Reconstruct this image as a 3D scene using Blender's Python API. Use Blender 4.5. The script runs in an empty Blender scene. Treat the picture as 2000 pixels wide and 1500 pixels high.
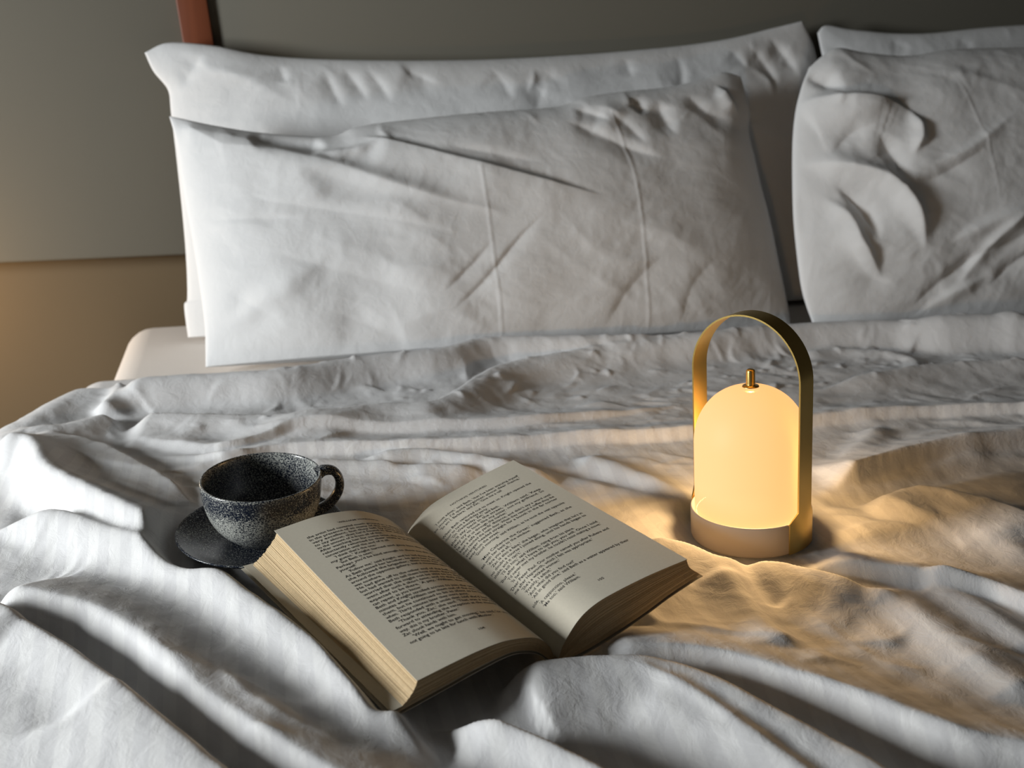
import bpy, bmesh, math, random
import numpy as np
from mathutils import Vector, Matrix

random.seed(4)
scene = bpy.context.scene
COL = scene.collection

# ------------------------------------------------------------------ camera
ZB = 0.62                         # nominal height of the duvet above the floor
CAM = np.array([0.0, 0.0, ZB + 0.46])
FPX = 2000.0                      # focal length in pixels of a 2000 x 1500 frame
PITCH, YAW = math.radians(18.0), math.radians(14.0)
FWD = np.array([math.cos(PITCH) * math.sin(YAW), math.cos(PITCH) * math.cos(YAW), -math.sin(PITCH)])
RGT = np.array([math.cos(YAW), -math.sin(YAW), 0.0])
UPV = np.cross(RGT, FWD)
cd = bpy.data.cameras.new('camera')
cd.sensor_width = 36.0
cd.lens = 36.0 * FPX / 2000.0
cd.clip_start = 0.02
cd.dof.use_dof = True
cd.dof.focus_distance = 0.92
cd.dof.aperture_fstop = 7.0
cam = bpy.data.objects.new('camera', cd)
COL.objects.link(cam)
cam.matrix_world = Matrix(((RGT[0], UPV[0], -FWD[0], CAM[0]), (RGT[1], UPV[1], -FWD[1], CAM[1]),
                           (RGT[2], UPV[2], -FWD[2], CAM[2]), (0, 0, 0, 1)))
scene.camera = cam

# ------------------------------------------------------------------ light
world = bpy.data.worlds.new('world')
scene.world = world
world.use_nodes = True
bg = world.node_tree.nodes['Background']
bg.inputs[0].default_value = (1.0, 0.92, 0.80, 1)
bg.inputs[1].default_value = 0.026


def area_light(name, loc, target, sx, sy, watts, color, spread=180):
    l = bpy.data.lights.new(name, 'AREA')
    l.shape = 'RECTANGLE'
    l.size, l.size_y = sx, sy
    l.energy = watts
    l.color = color
    l.spread = math.radians(spread)
    o = bpy.data.objects.new(name, l)
    COL.objects.link(o)
    o.location = loc
    d = Vector(target) - Vector(loc)
    o.rotation_euler = d.to_track_quat('-Z', 'Y').to_euler()
    return o


# daylight through the window beside the bed
area_light('window_daylight', (-1.85, 0.70, ZB + 0.52), (0.4, 1.05, ZB + 0.02), 0.46, 0.58, 49.0, (0.955, 0.985, 0.99))
# warm bedside lamp standing beyond the left edge of the bed
pl = bpy.data.lights.new('bedside_lamp_light', 'POINT')
pl.energy = 3.0
pl.color = (1.0, 0.60, 0.24)
pl.shadow_soft_size = 0.05
po = bpy.data.objects.new('bedside_lamp_light', pl)
COL.objects.link(po)
po.location = (-0.66, 1.80, ZB + 0.05)

scene.view_settings.view_transform = 'Standard'
scene.view_settings.look = 'None'
scene.view_settings.exposure = 0.0
scene.view_settings.gamma = 1.0
scene.view_settings.use_curve_mapping = False


# ------------------------------------------------------------------ helpers
def ray(px):
    x = (px[0] - 1000.0) / FPX
    y = (750.0 - px[1]) / FPX
    return FWD + x * RGT + y * UPV


def at_z(px, z):
    d = ray(px)
    return CAM + d * ((z - CAM[2]) / d[2])


def at_plane(px, p0, n):
    d = ray(px)
    return CAM + d * (np.dot(p0 - CAM, n) / np.dot(d, n))


def project(p):
    v = np.asarray(p, float) - CAM
    w = np.dot(v, FWD)
    return (1000 + FPX * np.dot(v, RGT) / w, 750 - FPX * np.dot(v, UPV) / w)


def tag(o, label=None, cat=None, group=None, kind=None):
    if label: o['label'] = label
    if cat: o['category'] = cat
    if group: o['group'] = group
    if kind: o['kind'] = kind
    return o


def empty(name, m):
    o = bpy.data.objects.new(name, None)
    o.empty_display_size = 0.05
    COL.objects.link(o)
    o.matrix_world = m
    return o


def mesh_obj(name, verts, faces, mat, parent=None, smooth=True):
    me = bpy.data.meshes.new(name)
    if isinstance(verts, np.ndarray):
        verts = verts.tolist()
    me.from_pydata(verts, [], faces)
    me.update()
    if mat: me.materials.append(mat)
    if smooth:
        me.polygons.foreach_set('use_smooth', [True] * len(me.polygons))
    o = bpy.data.objects.new(name, me)
    COL.objects.link(o)
    if parent: o.parent = parent
    return o


def grid_mesh(name, P, mat, parent=None, wrap_u=False):
    """P: (nv, nu, 3) array of points -> quad grid"""
    nv, nu = P.shape[:2]
    idx = np.arange(nv * nu).reshape(nv, nu)
    if wrap_u:
        idx = np.concatenate([idx, idx[:, :1]], 1)
    q = np.stack([idx[:-1, :-1], idx[:-1, 1:], idx[1:, 1:], idx[1:, :-1]], -1).reshape(-1, 4)
    me = bpy.data.meshes.new(name)
    me.vertices.add(nv * nu)
    me.vertices.foreach_set('co', P.reshape(-1).astype(np.float32))
    me.loops.add(q.size)
    me.loops.foreach_set('vertex_index', q.reshape(-1).astype(np.int32))
    me.polygons.add(len(q))
    me.polygons.foreach_set('loop_start', np.arange(0, q.size, 4, dtype=np.int32))
    me.polygons.foreach_set('loop_total', np.full(len(q), 4, np.int32))
    me.polygons.foreach_set('use_smooth', np.ones(len(q), bool))
    me.update(calc_edges=True)
    if mat: me.materials.append(mat)
    o = bpy.data.objects.new(name, me)
    COL.objects.link(o)
    if parent: o.parent = parent
    return o


def box(name, x0, x1, y0, y1, z0, z1, mat, parent=None, bevel=0.0, seg=3):
    bm = bmesh.new()
    bmesh.ops.create_cube(bm, size=1.0)
    bmesh.ops.scale(bm, vec=(x1 - x0, y1 - y0, z1 - z0), verts=bm.verts)
    bmesh.ops.translate(bm, vec=((x0 + x1) / 2, (y0 + y1) / 2, (z0 + z1) / 2), verts=bm.verts)
    if bevel > 0:
        bmesh.ops.bevel(bm, geom=list(bm.edges), offset=bevel, segments=seg, affect='EDGES', profile=0.5)
    me = bpy.data.meshes.new(name)
    bm.to_mesh(me)
    bm.free()
    me.materials.append(mat)
    for p in me.polygons: p.use_smooth = bevel > 0
    o = bpy.data.objects.new(name, me)
    COL.objects.link(o)
    if parent: o.parent = parent
    return o


def lathe(name, prof, mat, parent=None, n=96, closed=False):
    a = np.linspace(0, 2 * np.pi, n, endpoint=False)
    P = np.zeros((len(prof), n, 3))
    for i, (r, z) in enumerate(prof):
        P[i, :, 0] = r * np.cos(a)
        P[i, :, 1] = r * np.sin(a)
        P[i, :, 2] = z
    return grid_mesh(name, P, mat, parent, wrap_u=True)


# ---- numpy noise
_rng = np.random.RandomState(11)
_LAT = _rng.rand(256, 256).astype(np.float32)


_ANG = (_rng.rand(256, 256) * 2 * np.pi)
_GX, _GY = np.cos(_ANG), np.sin(_ANG)


def vnoise(x, y, ox=0.0, oy=0.0):
    """gradient noise, about -0.5 .. 0.5"""
    x = x + ox
    y = y + oy + 0.37
    xi = np.floor(x).astype(int)
    yi = np.floor(y).astype(int)
    fx, fy = x - xi, y - yi
    ux = fx * fx * fx * (fx * (fx * 6 - 15) + 10)
    uy = fy * fy * fy * (fy * (fy * 6 - 15) + 10)

    def g(i, j):
        a, b = (xi + i) & 255, (yi + j) & 255
        return _GX[a, b] * (fx - i) + _GY[a, b] * (fy - j)
    n0 = g(0, 0) + (g(1, 0) - g(0, 0)) * ux
    n1 = g(0, 1) + (g(1, 1) - g(0, 1)) * ux
    return (n0 + (n1 - n0) * uy) * 0.75


def fbm(x, y, oct=4, ox=0.0):
    s = 0
    amp = 1.0
    for k in range(oct):
        s = s + amp * vnoise(x * 2 ** k, y * 2 ** k, ox + 17.3 * k, 5.1 * k + ox)
        amp *= 0.5
    return s


def ridged(x, y, oct=3, ox=0.0):
    s = 0
    amp = 1.0
    for k in range(oct):
        c, sn = math.cos(0.9 * k + 0.3), math.sin(0.9 * k + 0.3)
        xx, yy = (x * c - y * sn) * 1.9 ** k, (x * sn + y * c) * 1.9 ** k
        s = s + amp * (1 - 4.0 * np.sqrt(0.0016 + np.square(vnoise(xx, yy, ox + 31.7 * k, 9.2 * k + ox))))
        amp *= 0.5
    return s


def sstep(a, b, x):
    t = np.clip((x - a) / (b - a), 0, 1)
    return t * t * (3 - 2 * t)


def catmull(pts, n):
    pts = np.asarray(pts, float)
    P = np.vstack([2 * pts[0] - pts[1], pts, 2 * pts[-1] - pts[-2]])
    out = []
    for i in range(1, len(P) - 2):
        for t in np.linspace(0, 1, n, endpoint=False):
            a, b, c, d = P[i - 1], P[i], P[i + 1], P[i + 2]
            out.append(0.5 * (2 * b + (c - a) * t + (2 * a - 5 * b + 4 * c - d) * t * t + (3 * b - a - 3 * c + d) * t ** 3))
    out.append(P[-2])
    return np.array(out)


def fold(X, Y, Z, line, h, wf, wn, pf=2.0, pn=2.0, t0=0.15, t1=0.15, wob=0.0, st=0.0, nar=0.35):
    """add to Z a cloth fold along a polyline (metres). wf / wn: widths of its far and near flank."""
    L = catmull(line, 4)
    m = 3.2 * max(wf, wn)
    sel = np.where((X > L[:, 0].min() - m) & (X < L[:, 0].max() + m) & (Y > L[:, 1].min() - m) & (Y < L[:, 1].max() + m))
    if len(sel[0]) == 0: return
    x, y = X[sel], Y[sel]
    seglen = np.hypot(*(L[1:] - L[:-1]).T)
    cum = np.concatenate([[0], np.cumsum(seglen)])
    best = np.full(x.shape, 1e9)
    sd = np.zeros(x.shape)
    tt = np.zeros(x.shape)
    for i in range(len(L) - 1):
        ax, ay = L[i]
        dx, dy = L[i + 1] - L[i]
        l2 = dx * dx + dy * dy + 1e-12
        u = np.clip(((x - ax) * dx + (y - ay) * dy) / l2, 0, 1)
        ex, ey = x - ax - u * dx, y - ay - u * dy
        d2 = ex * ex + ey * ey
        k = d2 < best
        best = np.where(k, d2, best)
        side = dx * (y - ay) - dy * (x - ax)
        sd = np.where(k, np.sign(side), sd)
        tt = np.where(k, (cum[i] + u * seglen[i]) / cum[-1], tt)
    d = np.sqrt(best)
    if wob:
        ww = 1 + wob * 2 * vnoise(x * 22, y * 22, 3.3 + h * 900)
    else:
        ww = 1.0
    end = np.ones(x.shape)
    if t0 > 0: end *= sstep(0, t0, tt)
    if t1 > 0: end *= sstep(0, t1, 1 - tt)
    ww = ww * (nar + (1 - nar) * end)
    prof = np.where(sd > 0, np.exp(-(d / (wf * ww)) ** pf), np.exp(-(d / (wn * ww)) ** pn))
    pe = prof * end
    if st > 0:
        Z[sel] += pe * (h - st * Z[sel])
    else:
        Z[sel] += h * pe


def wrinkles(X, Y, Z, n, seed, box_, ang, spread, ln, h, wf, wn):
    """scatter short soft creases"""
    rnd = random.Random(seed)
    for _ in range(n):
        x, y = rnd.uniform(box_[0], box_[1]), rnd.uniform(box_[2], box_[3])
        a = math.radians(rnd.gauss(ang, spread))
        l = rnd.uniform(*ln)
        c = rnd.uniform(-0.25, 0.25) * l
        dx, dy = math.cos(a), math.sin(a)
        pts = [(x - dx * l / 2, y - dy * l / 2), (x - dy * c, y + dx * c), (x + dx * l / 2, y + dy * l / 2)]
        if rnd.random() < 0.5: pts.reverse()
        fold(X, Y, Z, pts, rnd.uniform(*h), rnd.uniform(*wf), rnd.uniform(*wn), pf=1.5, pn=1.7, t0=0.45, t1=0.45)


# ------------------------------------------------------------------ materials
def new_mat(name):
    m = bpy.data.materials.new(name)
    m.use_nodes = True
    nt = m.node_tree
    b = nt.nodes['Principled BSDF']
    return m, nt, b


def simple(name, col, rough=0.6, metal=0.0, spec=0.5, bump=0.0, bscale=400.0):
    m, nt, b = new_mat(name)
    b.inputs['Base Color'].default_value = (*col, 1)
    b.inputs['Roughness'].default_value = rough
    b.inputs['Metallic'].default_value = metal
    b.inputs['Specular IOR Level'].default_value = spec
    if bump:
        tc = nt.nodes.new('ShaderNodeTexCoord')
        n = nt.nodes.new('ShaderNodeTexNoise')
        n.inputs['Scale'].default_value = bscale
        n.inputs['Detail'].default_value = 3
        nt.links.new(tc.outputs['Object'], n.inputs['Vector'])
        bp = nt.nodes.new('ShaderNodeBump')
        bp.inputs['Strength'].default_value = bump
        bp.inputs['Distance'].default_value = 0.001
        nt.links.new(n.outputs['Fac'], bp.inputs['Height'])
        nt.links.new(bp.outputs['Normal'], b.inputs['Normal'])
    return m


def cotton(name, col, stripes=False, wrinkle=0.3):
    m, nt, b = new_mat(name)
    N, Lk = nt.nodes, nt.links
    tc = N.new('ShaderNodeTexCoord')
    b.inputs['Base Color'].default_value = (*col, 1)
    b.inputs['Roughness'].default_value = 0.62
    b.inputs['Specular IOR Level'].default_value = 0.0
    b.inputs['Sheen Weight'].default_value = 0.08
    # fine creases
    n1 = N.new('ShaderNodeTexNoise')
    n1.inputs['Scale'].default_value = 55
    n1.inputs['Detail'].default_value = 5
    n1.inputs['Roughness'].default_value = 0.6
    n1.inputs['Distortion'].default_value = 0.6
    Lk.new(tc.outputs['Object'], n1.inputs['Vector'])
    # weave
    n2 = N.new('ShaderNodeTexNoise')
    n2.inputs['Scale'].default_value = 900
    n2.inputs['Detail'].default_value = 2
    Lk.new(tc.outputs['Object'], n2.inputs['Vector'])
    b1 = N.new('ShaderNodeBump')
    b1.inputs['Strength'].default_value = wrinkle
    b1.inputs['Distance'].default_value = 0.004
    Lk.new(n1.outputs['Fac'], b1.inputs['Height'])
    b2 = N.new('ShaderNodeBump')
    b2.inputs['Strength'].default_value = 0.12
    b2.inputs['Distance'].default_value = 0.0006
    Lk.new(n2.outputs['Fac'], b2.inputs['Height'])
    Lk.new(b1.outputs['Normal'], b2.inputs['Normal'])
    Lk.new(b2.outputs['Normal'], b.inputs['Normal'])
    if stripes:
        uv = N.new('ShaderNodeUVMap')
        uv.uv_map = 'cloth'
        sp = N.new('ShaderNodeSeparateXYZ')
        Lk.new(uv.outputs['UV'], sp.inputs[0])
        mu = N.new('ShaderNodeMath')
        mu.operation = 'MULTIPLY'
        mu.inputs[1].default_value = 1.0 / 0.0215
        Lk.new(sp.outputs['X'], mu.inputs[0])
        fr = N.new('ShaderNodeMath')
        fr.operation = 'PINGPONG'
        fr.inputs[1].default_value = 0.5
        Lk.new(mu.outputs[0], fr.inputs[0])
        mr = N.new('ShaderNodeMapRange')
        mr.inputs['From Min'].default_value = 0.21
        mr.inputs['From Max'].default_value = 0.27
        Lk.new(fr.outputs[0], mr.inputs['Value'])
        mix = N.new('ShaderNodeMixRGB')
        mix.inputs[1].default_value = (*col, 1)
        mix.inputs[2].default_value = (col[0] * 0.92, col[1] * 0.92, col[2] * 0.93, 1)
        Lk.new(mr.outputs['Result'], mix.inputs[0])
        Lk.new(mix.outputs[0], b.inputs['Base Color'])
        rr = N.new('ShaderNodeMapRange')
        rr.inputs['To Min'].default_value = 0.40
        rr.inputs['To Max'].default_value = 0.65
        Lk.new(mr.outputs['Result'], rr.inputs['Value'])
        Lk.new(rr.outputs['Result'], b.inputs['Roughness'])
    return m


M_DUVET = cotton('striped_white_cotton', (0.80, 0.80, 0.80), stripes=True, wrinkle=0.30)
M_PILLOW = cotton('plain_white_cotton', (0.80, 0.805, 0.81), wrinkle=0.22)
M_SHEET = cotton('cream_fitted_sheet', (0.80, 0.76, 0.72), wrinkle=0.05)
M_PANEL = simple('grey_beige_upholstery', (0.165, 0.155, 0.125), 0.75, bump=0.1, bscale=700)
M_WALL = simple('beige_wall_paint', (0.135, 0.098, 0.053), 0.7, bump=0.05, bscale=120)
M_FLOOR = simple('dark_wood_floor', (0.10, 0.065, 0.04), 0.5)
M_BASE = simple('bed_base_fabric', (0.22, 0.20, 0.18), 0.85)


def wood_mat():
    m, nt, b = new_mat('reddish_wood')
    N, Lk = nt.nodes, nt.links
    tc = N.new('ShaderNodeTexCoord')
    mp = N.new('ShaderNodeMapping')
    mp.inputs['Scale'].default_value = (60, 60, 4)
    n = N.new('ShaderNodeTexNoise')
    n.inputs['Scale'].default_value = 1.0
    n.inputs['Detail'].default_value = 4
    cr = N.new('ShaderNodeValToRGB')
    cr.color_ramp.elements[0].color = (0.115, 0.028, 0.010, 1)
    cr.color_ramp.elements[1].color = (0.24, 0.07, 0.028, 1)
    Lk.new(tc.outputs['Object'], mp.inputs[0])
    Lk.new(mp.outputs[0], n.inputs['Vector'])
    Lk.new(n.outputs['Fac'], cr.inputs[0])
    Lk.new(cr.outputs[0], b.inputs['Base Color'])
    b.inputs['Roughness'].default_value = 0.45
    return m


def glaze_mat(name, band):
    """dark stoneware glaze, salt speckles thinning towards a blue-black band under the rim"""
    m, nt, b = new_mat(name)
    N, Lk = nt.nodes, nt.links
    tc = N.new('ShaderNodeTexCoord')
    n = N.new('ShaderNodeTexNoise')
    n.inputs['Scale'].default_value = 760
    n.inputs['Detail'].default_value = 2
    n.inputs['Roughness'].default_value = 0.7
    Lk.new(tc.outputs['Object'], n.inputs['Vector'])
    big = N.new('ShaderNodeTexNoise')
    big.inputs['Scale'].default_value = 38
    big.inputs['Detail'].default_value = 3
    Lk.new(tc.outputs['Object'], big.inputs['Vector'])
    sp = N.new('ShaderNodeSeparateXYZ')
    Lk.new(tc.outputs['Object'], sp.inputs[0])
    ramp = N.new('ShaderNodeValToRGB')
    mr = N.new('ShaderNodeMapRange')
    mr.inputs['From Max'].default_value = 0.0625
    Lk.new(sp.outputs['Z'], mr.inputs['Value'])
    Lk.new(mr.outputs['Result'], ramp.inputs[0])
    el = ramp.color_ramp.elements
    while len(el) > 1: el.remove(el[-1])
    el[0].position = band[0][0]
    el[0].color = (band[0][1],) * 3 + (1,)
    for p, v in band[1:]:
        e = el.new(p)
        e.color = (v, v, v, 1)
    # threshold of the speckles = 0.62 - density * 0.2
    a = N.new('ShaderNodeMath'); a.operation = 'MULTIPLY_ADD'
    a.inputs[1].default_value = 0.22
    Lk.new(ramp.outputs[0], a.inputs[0])
    Lk.new(n.outputs['Fac'], a.inputs[2])
    a2 = N.new('ShaderNodeMath'); a2.operation = 'MULTIPLY_ADD'
    a2.inputs[1].default_value = 0.16
    Lk.new(big.outputs['Fac'], a2.inputs[0])
    Lk.new(a.outputs[0], a2.inputs[2])
    th = N.new('ShaderNodeMapRange')
    th.inputs['From Min'].default_value = 0.60
    th.inputs['From Max'].default_value = 0.79
    Lk.new(a2.outputs[0], th.inputs['Value'])
    mix = N.new('ShaderNodeMixRGB')
    mix.inputs[1].default_value = (0.008, 0.013, 0.027, 1)
    mix.inputs[2].default_value = (0.50, 0.51, 0.47, 1)
    Lk.new(th.outputs['Result'], mix.inputs[0])
    Lk.new(mix.outputs[0], b.inputs['Base Color'])
    b.inputs['Roughness'].default_value = 0.26
    b.inputs['Specular IOR Level'].default_value = 0.5
    bp = N.new('ShaderNodeBump')
    bp.inputs['Strength'].default_value = 0.12
    bp.inputs['Distance'].default_value = 0.0006
    Lk.new(n.outputs['Fac'], bp.inputs['Height'])
    Lk.new(bp.outputs['Normal'], b.inputs['Normal'])
    return m


def paper_mat(name, col, grain=0.06):
    m, nt, b = new_mat(name)
    N, Lk = nt.nodes, nt.links
    tc = N.new('ShaderNodeTexCoord')
    n = N.new('ShaderNodeTexNoise')
    n.inputs['Scale'].default_value = 420
    n.inputs['Detail'].default_value = 4
    Lk.new(tc.outputs['Object'], n.inputs['Vector'])
    mix = N.new('ShaderNodeMixRGB')
    mix.inputs[1].default_value = (*[c * (1 - grain) for c in col], 1)
    mix.inputs[2].default_value = (*[min(1, c * (1 + grain)) for c in col], 1)
    Lk.new(n.outputs['Fac'], mix.inputs[0])
    Lk.new(mix.outputs[0], b.inputs['Base Color'])
    b.inputs['Roughness'].default_value = 0.8
    b.inputs['Specular IOR Level'].default_value = 0.2
    return m


M_WOOD = wood_mat()
M_CUP = glaze_mat('speckled_stoneware_glaze', [(0.0, 0.15), (0.15, 0.40), (0.40, 0.62), (0.62, 0.52), (0.74, -0.2), (0.93, -0.2), (0.985, 0.4), (1.0, 0.4)])
M_CUP_IN = glaze_mat('dark_inner_glaze', [(0.0, -0.4), (0.40, -0.4), (0.70, 0.25), (0.90, 0.45), (1.0, 0.45)])
M_SAUCER = glaze_mat('dark_saucer_glaze', [(0.0, -0.1), (0.1, 0.0), (0.3, -0.15), (1.0, -0.1)])
M_PAGE = paper_mat('book_page_paper', (0.66, 0.61, 0.50))
M_EDGE = paper_mat('page_edge_paper', (0.66, 0.50, 0.30), 0.15)
M_COVER = simple('paperback_cover_card', (0.50, 0.46, 0.38), 0.6)
M_INK = simple('black_printing_ink', (0.022, 0.02, 0.018), 0.7)
M_BRASS = simple('brushed_brass', (0.56, 0.40, 0.13), 0.33, metal=1.0, bump=0.03, bscale=600)
M_CREAM = simple('cream_lacquered_metal', (0.50, 0.43, 0.37), 0.45)


def dome_mat():
    m, nt, b = new_mat('glowing_opal_glass')
    b.inputs['Base Color'].default_value = (0.17, 0.15, 0.12, 1)
    b.inputs['Specular IOR Level'].default_value = 0.2
    b.inputs['Roughness'].default_value = 0.55
    b.inputs['Emission Color'].default_value = (1.0, 0.49, 0.175, 1)
    b.inputs['Emission Strength'].default_value = 1.20
    em = nt.nodes.new('ShaderNodeEmission')
    em.inputs[0].default_value = (1.0, 0.505, 0.185, 1)
    em.inputs[1].default_value = 1.30
    # thin opal glass lets part of the bulb's light straight through
    tr = nt.nodes.new('ShaderNodeBsdfTransparent')
    mx = nt.nodes.new('ShaderNodeMixShader')
    mx.inputs[0].default_value = 0.010
    # satin outer face, matt inner face
    geo = nt.nodes.new('ShaderNodeNewGeometry')
    sd = nt.nodes.new('ShaderNodeMixShader')
    nt.links.new(geo.outputs['Backfacing'], sd.inputs[0])
    nt.links.new(b.outputs[0], sd.inputs[1])
    nt.links.new(em.outputs[0], sd.inputs[2])
    nt.links.new(sd.outputs[0], mx.inputs[1])
    nt.links.new(tr.outputs[0], mx.inputs[2])
    nt.links.new(mx.outputs[0], nt.nodes['Material Output'].inputs['Surface'])
    return m


M_DOME = dome_mat()

# ------------------------------------------------------------------ the setting
YW = 1.99
tag(box('floor', -3, 4, -2, YW, -0.05, 0.0, M_FLOOR), kind='structure')
tag(box('wall_back', -3, 4, YW, YW + 0.1, 0.0, 2.6, M_WALL), kind='structure')

hb = empty('headboard', Matrix.Translation((0.6, YW, ZB)))
tag(hb, 'grey beige upholstered headboard panels divided by a reddish wooden strip', 'headboard')
inv = hb.matrix_world.inverted()
zg = at_plane((180, 507), np.array([0, YW - 0.06, 0]), np.array([0, 1, 0]))[2]
xs0 = at_plane((352, 40), np.array([0, YW - 0.05, 0]), np.array([0, 1, 0]))[0]
xs1 = at_plane((412, 40), np.array([0, YW - 0.05, 0]), np.array([0, 1, 0]))[0]
for nm, a, b_ in (('panel', -2.2, (xs0 + xs1) / 2 - 0.0005), ('panel', (xs0 + xs1) / 2 + 0.0005, 3.2)):
    o = box(nm, a, b_, YW - 0.06, YW - 0.0005, zg, 1.75, M_PANEL, None, bevel=0.006)
    o.parent = hb
    o.matrix_parent_inverse = inv
o = box('wooden_strip', xs0, xs1, YW - 0.072, YW - 0.0595, zg, 1.75, M_WOOD, None, bevel=0.002)
for v in o.data.vertices: v.co.x += 0.075 * (CAM[2] + 0.04 - v.co.z)
o.parent = hb
o.matrix_parent_inverse = inv
o['label'] = 'reddish brown wooden strip'

bb = empty('bed_base', Matrix.Translation((0.75, 1.0, 0)))
tag(bb, 'plain fabric bed base standing on the floor under the mattress', 'bed')
o = box('frame', -0.22, 1.75, 0.12, 1.91, 0.06, 0.30, M_BASE, None, bevel=0.02)
o.parent = bb; o.matrix_parent_inverse = bb.matrix_world.inverted()
for lx in (-0.15, 1.68):
    for ly in (0.2, 1.83):
        o = box('leg', lx - 0.03, lx + 0.03, ly - 0.03, ly + 0.03, 0.0, 0.07, M_WOOD)
        o.parent = bb; o.matrix_parent_inverse = bb.matrix_world.inverted()

MT = ZB - 0.012                                        # top of the mattress
tag(box('mattress', -0.245, 1.77, 0.10, 1.925, 0.30, MT, M_SHEET, None, bevel=0.05, seg=6),
    'mattress in a cream fitted sheet showing at the corner by the headboard', 'mattress')


# ------------------------------------------------------------------ where the things stand
LAMP_DEPTH_PX = (1466, 1041)
lamp_base = at_z(LAMP_DEPTH_PX, ZB + 0.0)
saucer_c = at_z((511, 1048), ZB + 0.012)
spine_b = at_z((1087, 1287), ZB + 0.014)
spine_t = at_z((792, 1048), ZB + 0.014)

d = ray(LAMP_DEPTH_PX)
d = d / np.linalg.norm(d)
col_up = ray((LAMP_DEPTH_PX[0], 200)) - ray((LAMP_DEPTH_PX[0], 1200))
Up = col_up - d * np.dot(col_up, d)
Up = Up / np.linalg.norm(Up)
e = math.radians(25.0)
lamp_axis = axis = Up * math.cos(e) - d * math.sin(e)
xax = np.cross(d, axis); xax /= np.linalg.norm(xax)       # image right
yax = np.cross(axis, xax)                                  # away

def even(pts, n=57):
    c = catmull(pts, 12)
    t = np.concatenate([[0], np.cumsum(np.hypot(*(c[1:] - c[:-1]).T))])
    u = np.linspace(0, t[-1], n)
    return np.stack([np.interp(u, t, c[:, 0]), np.interp(u, t, c[:, 1])], -1)


# cross-sections of the open book (across the spine, above the bed) at its tail (0) and head (1)
RT0 = even([(0.0015, 0.014), (0.007, 0.026), (0.0206, 0.0417), (0.036, 0.050), (0.0557, 0.0545), (0.085, 0.0585), (0.110, 0.0605), (0.1312, 0.0616)])
RT1 = even([(0.0015, 0.014), (0.007, 0.022), (0.0231, 0.036), (0.040, 0.0435), (0.0639, 0.0505), (0.088, 0.057), (0.108, 0.0615), (0.1250, 0.0650)])
RB0 = even([(0.002, 0.009), (0.0164, 0.0099), (0.035, 0.0125), (0.0624, 0.0185), (0.088, 0.0255), (0.112, 0.0335), (0.132, 0.039), (0.1475, 0.0430)])
RB1 = even([(0.002, 0.009), (0.0164, 0.0095), (0.035, 0.0115), (0.0624, 0.0165), (0.088, 0.0225), (0.112, 0.0300), (0.130, 0.036), (0.1440, 0.0420)])
LT0 = even([(-0.0015, 0.014), (-0.0040, 0.021), (-0.0080, 0.029), (-0.0204, 0.0395), (-0.0458, 0.0458), (-0.068, 0.0458), (-0.0900, 0.0435), (-0.1205, 0.0392)])
LT1 = even([(-0.0015, 0.014), (-0.0050, 0.023), (-0.0110, 0.031), (-0.0237, 0.0410), (-0.0468, 0.0525), (-0.068, 0.0565), (-0.0900, 0.0572), (-0.1270, 0.0530)])
LB0 = even([(-0.002, 0.009), (-0.008, 0.017), (-0.0180, 0.0265), (-0.0300, 0.0320), (-0.0450, 0.0345), (-0.0700, 0.0315), (-0.1000, 0.0260), (-0.1390, 0.0190)])
LB1 = even([(-0.002, 0.009), (-0.008, 0.017), (-0.0180, 0.0250), (-0.0300, 0.0295), (-0.0500, 0.0315), (-0.0800, 0.0305), (-0.1150, 0.0275), (-0.1560, 0.0250)])

# ------------------------------------------------------------------ duvet
def bed(pts, z=0.0):
    return [tuple(at_z(p, ZB + z)[:2]) for p in pts]


NU, NV = 820, 520
ug = np.linspace(-0.62, 1.78, NU)
vg = np.linspace(0.30, 1.56, NV)
U, V = np.meshgrid(ug, vg)
# the sheet runs flat across the bed and rolls over its left side
xe = -0.235 - 0.075 * sstep(1.52, 1.22, V) + 0.012 * vnoise(V * 9, V * 0, 2.2)
R = 0.055
over = np.clip(xe - U, 0, None)
ang = np.clip(over / R, 0, math.pi / 2)
drop = np.clip(over - R * math.pi / 2, 0, None)
BX = np.where(over > 0, xe - R * np.sin(ang), U)
BZ = -R * (1 - np.cos(ang)) - drop
NX, NZ = -np.sin(ang), np.cos(ang)
Z = np.zeros_like(U)
X2, Y2 = np.maximum(U, xe - 0.2), V

# soft filling
Z += 0.010 * fbm(U * 3.2, V * 3.2, 2, 4.4)
Z += 0.0035 * fbm(U * 11, V * 11, 3, 8.8)


def F(pts, h, wf, wn, z=None, **k):
    fold(U, V, Z, bed(pts, h if z is None else z), h, wf, wn, **k)


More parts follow.
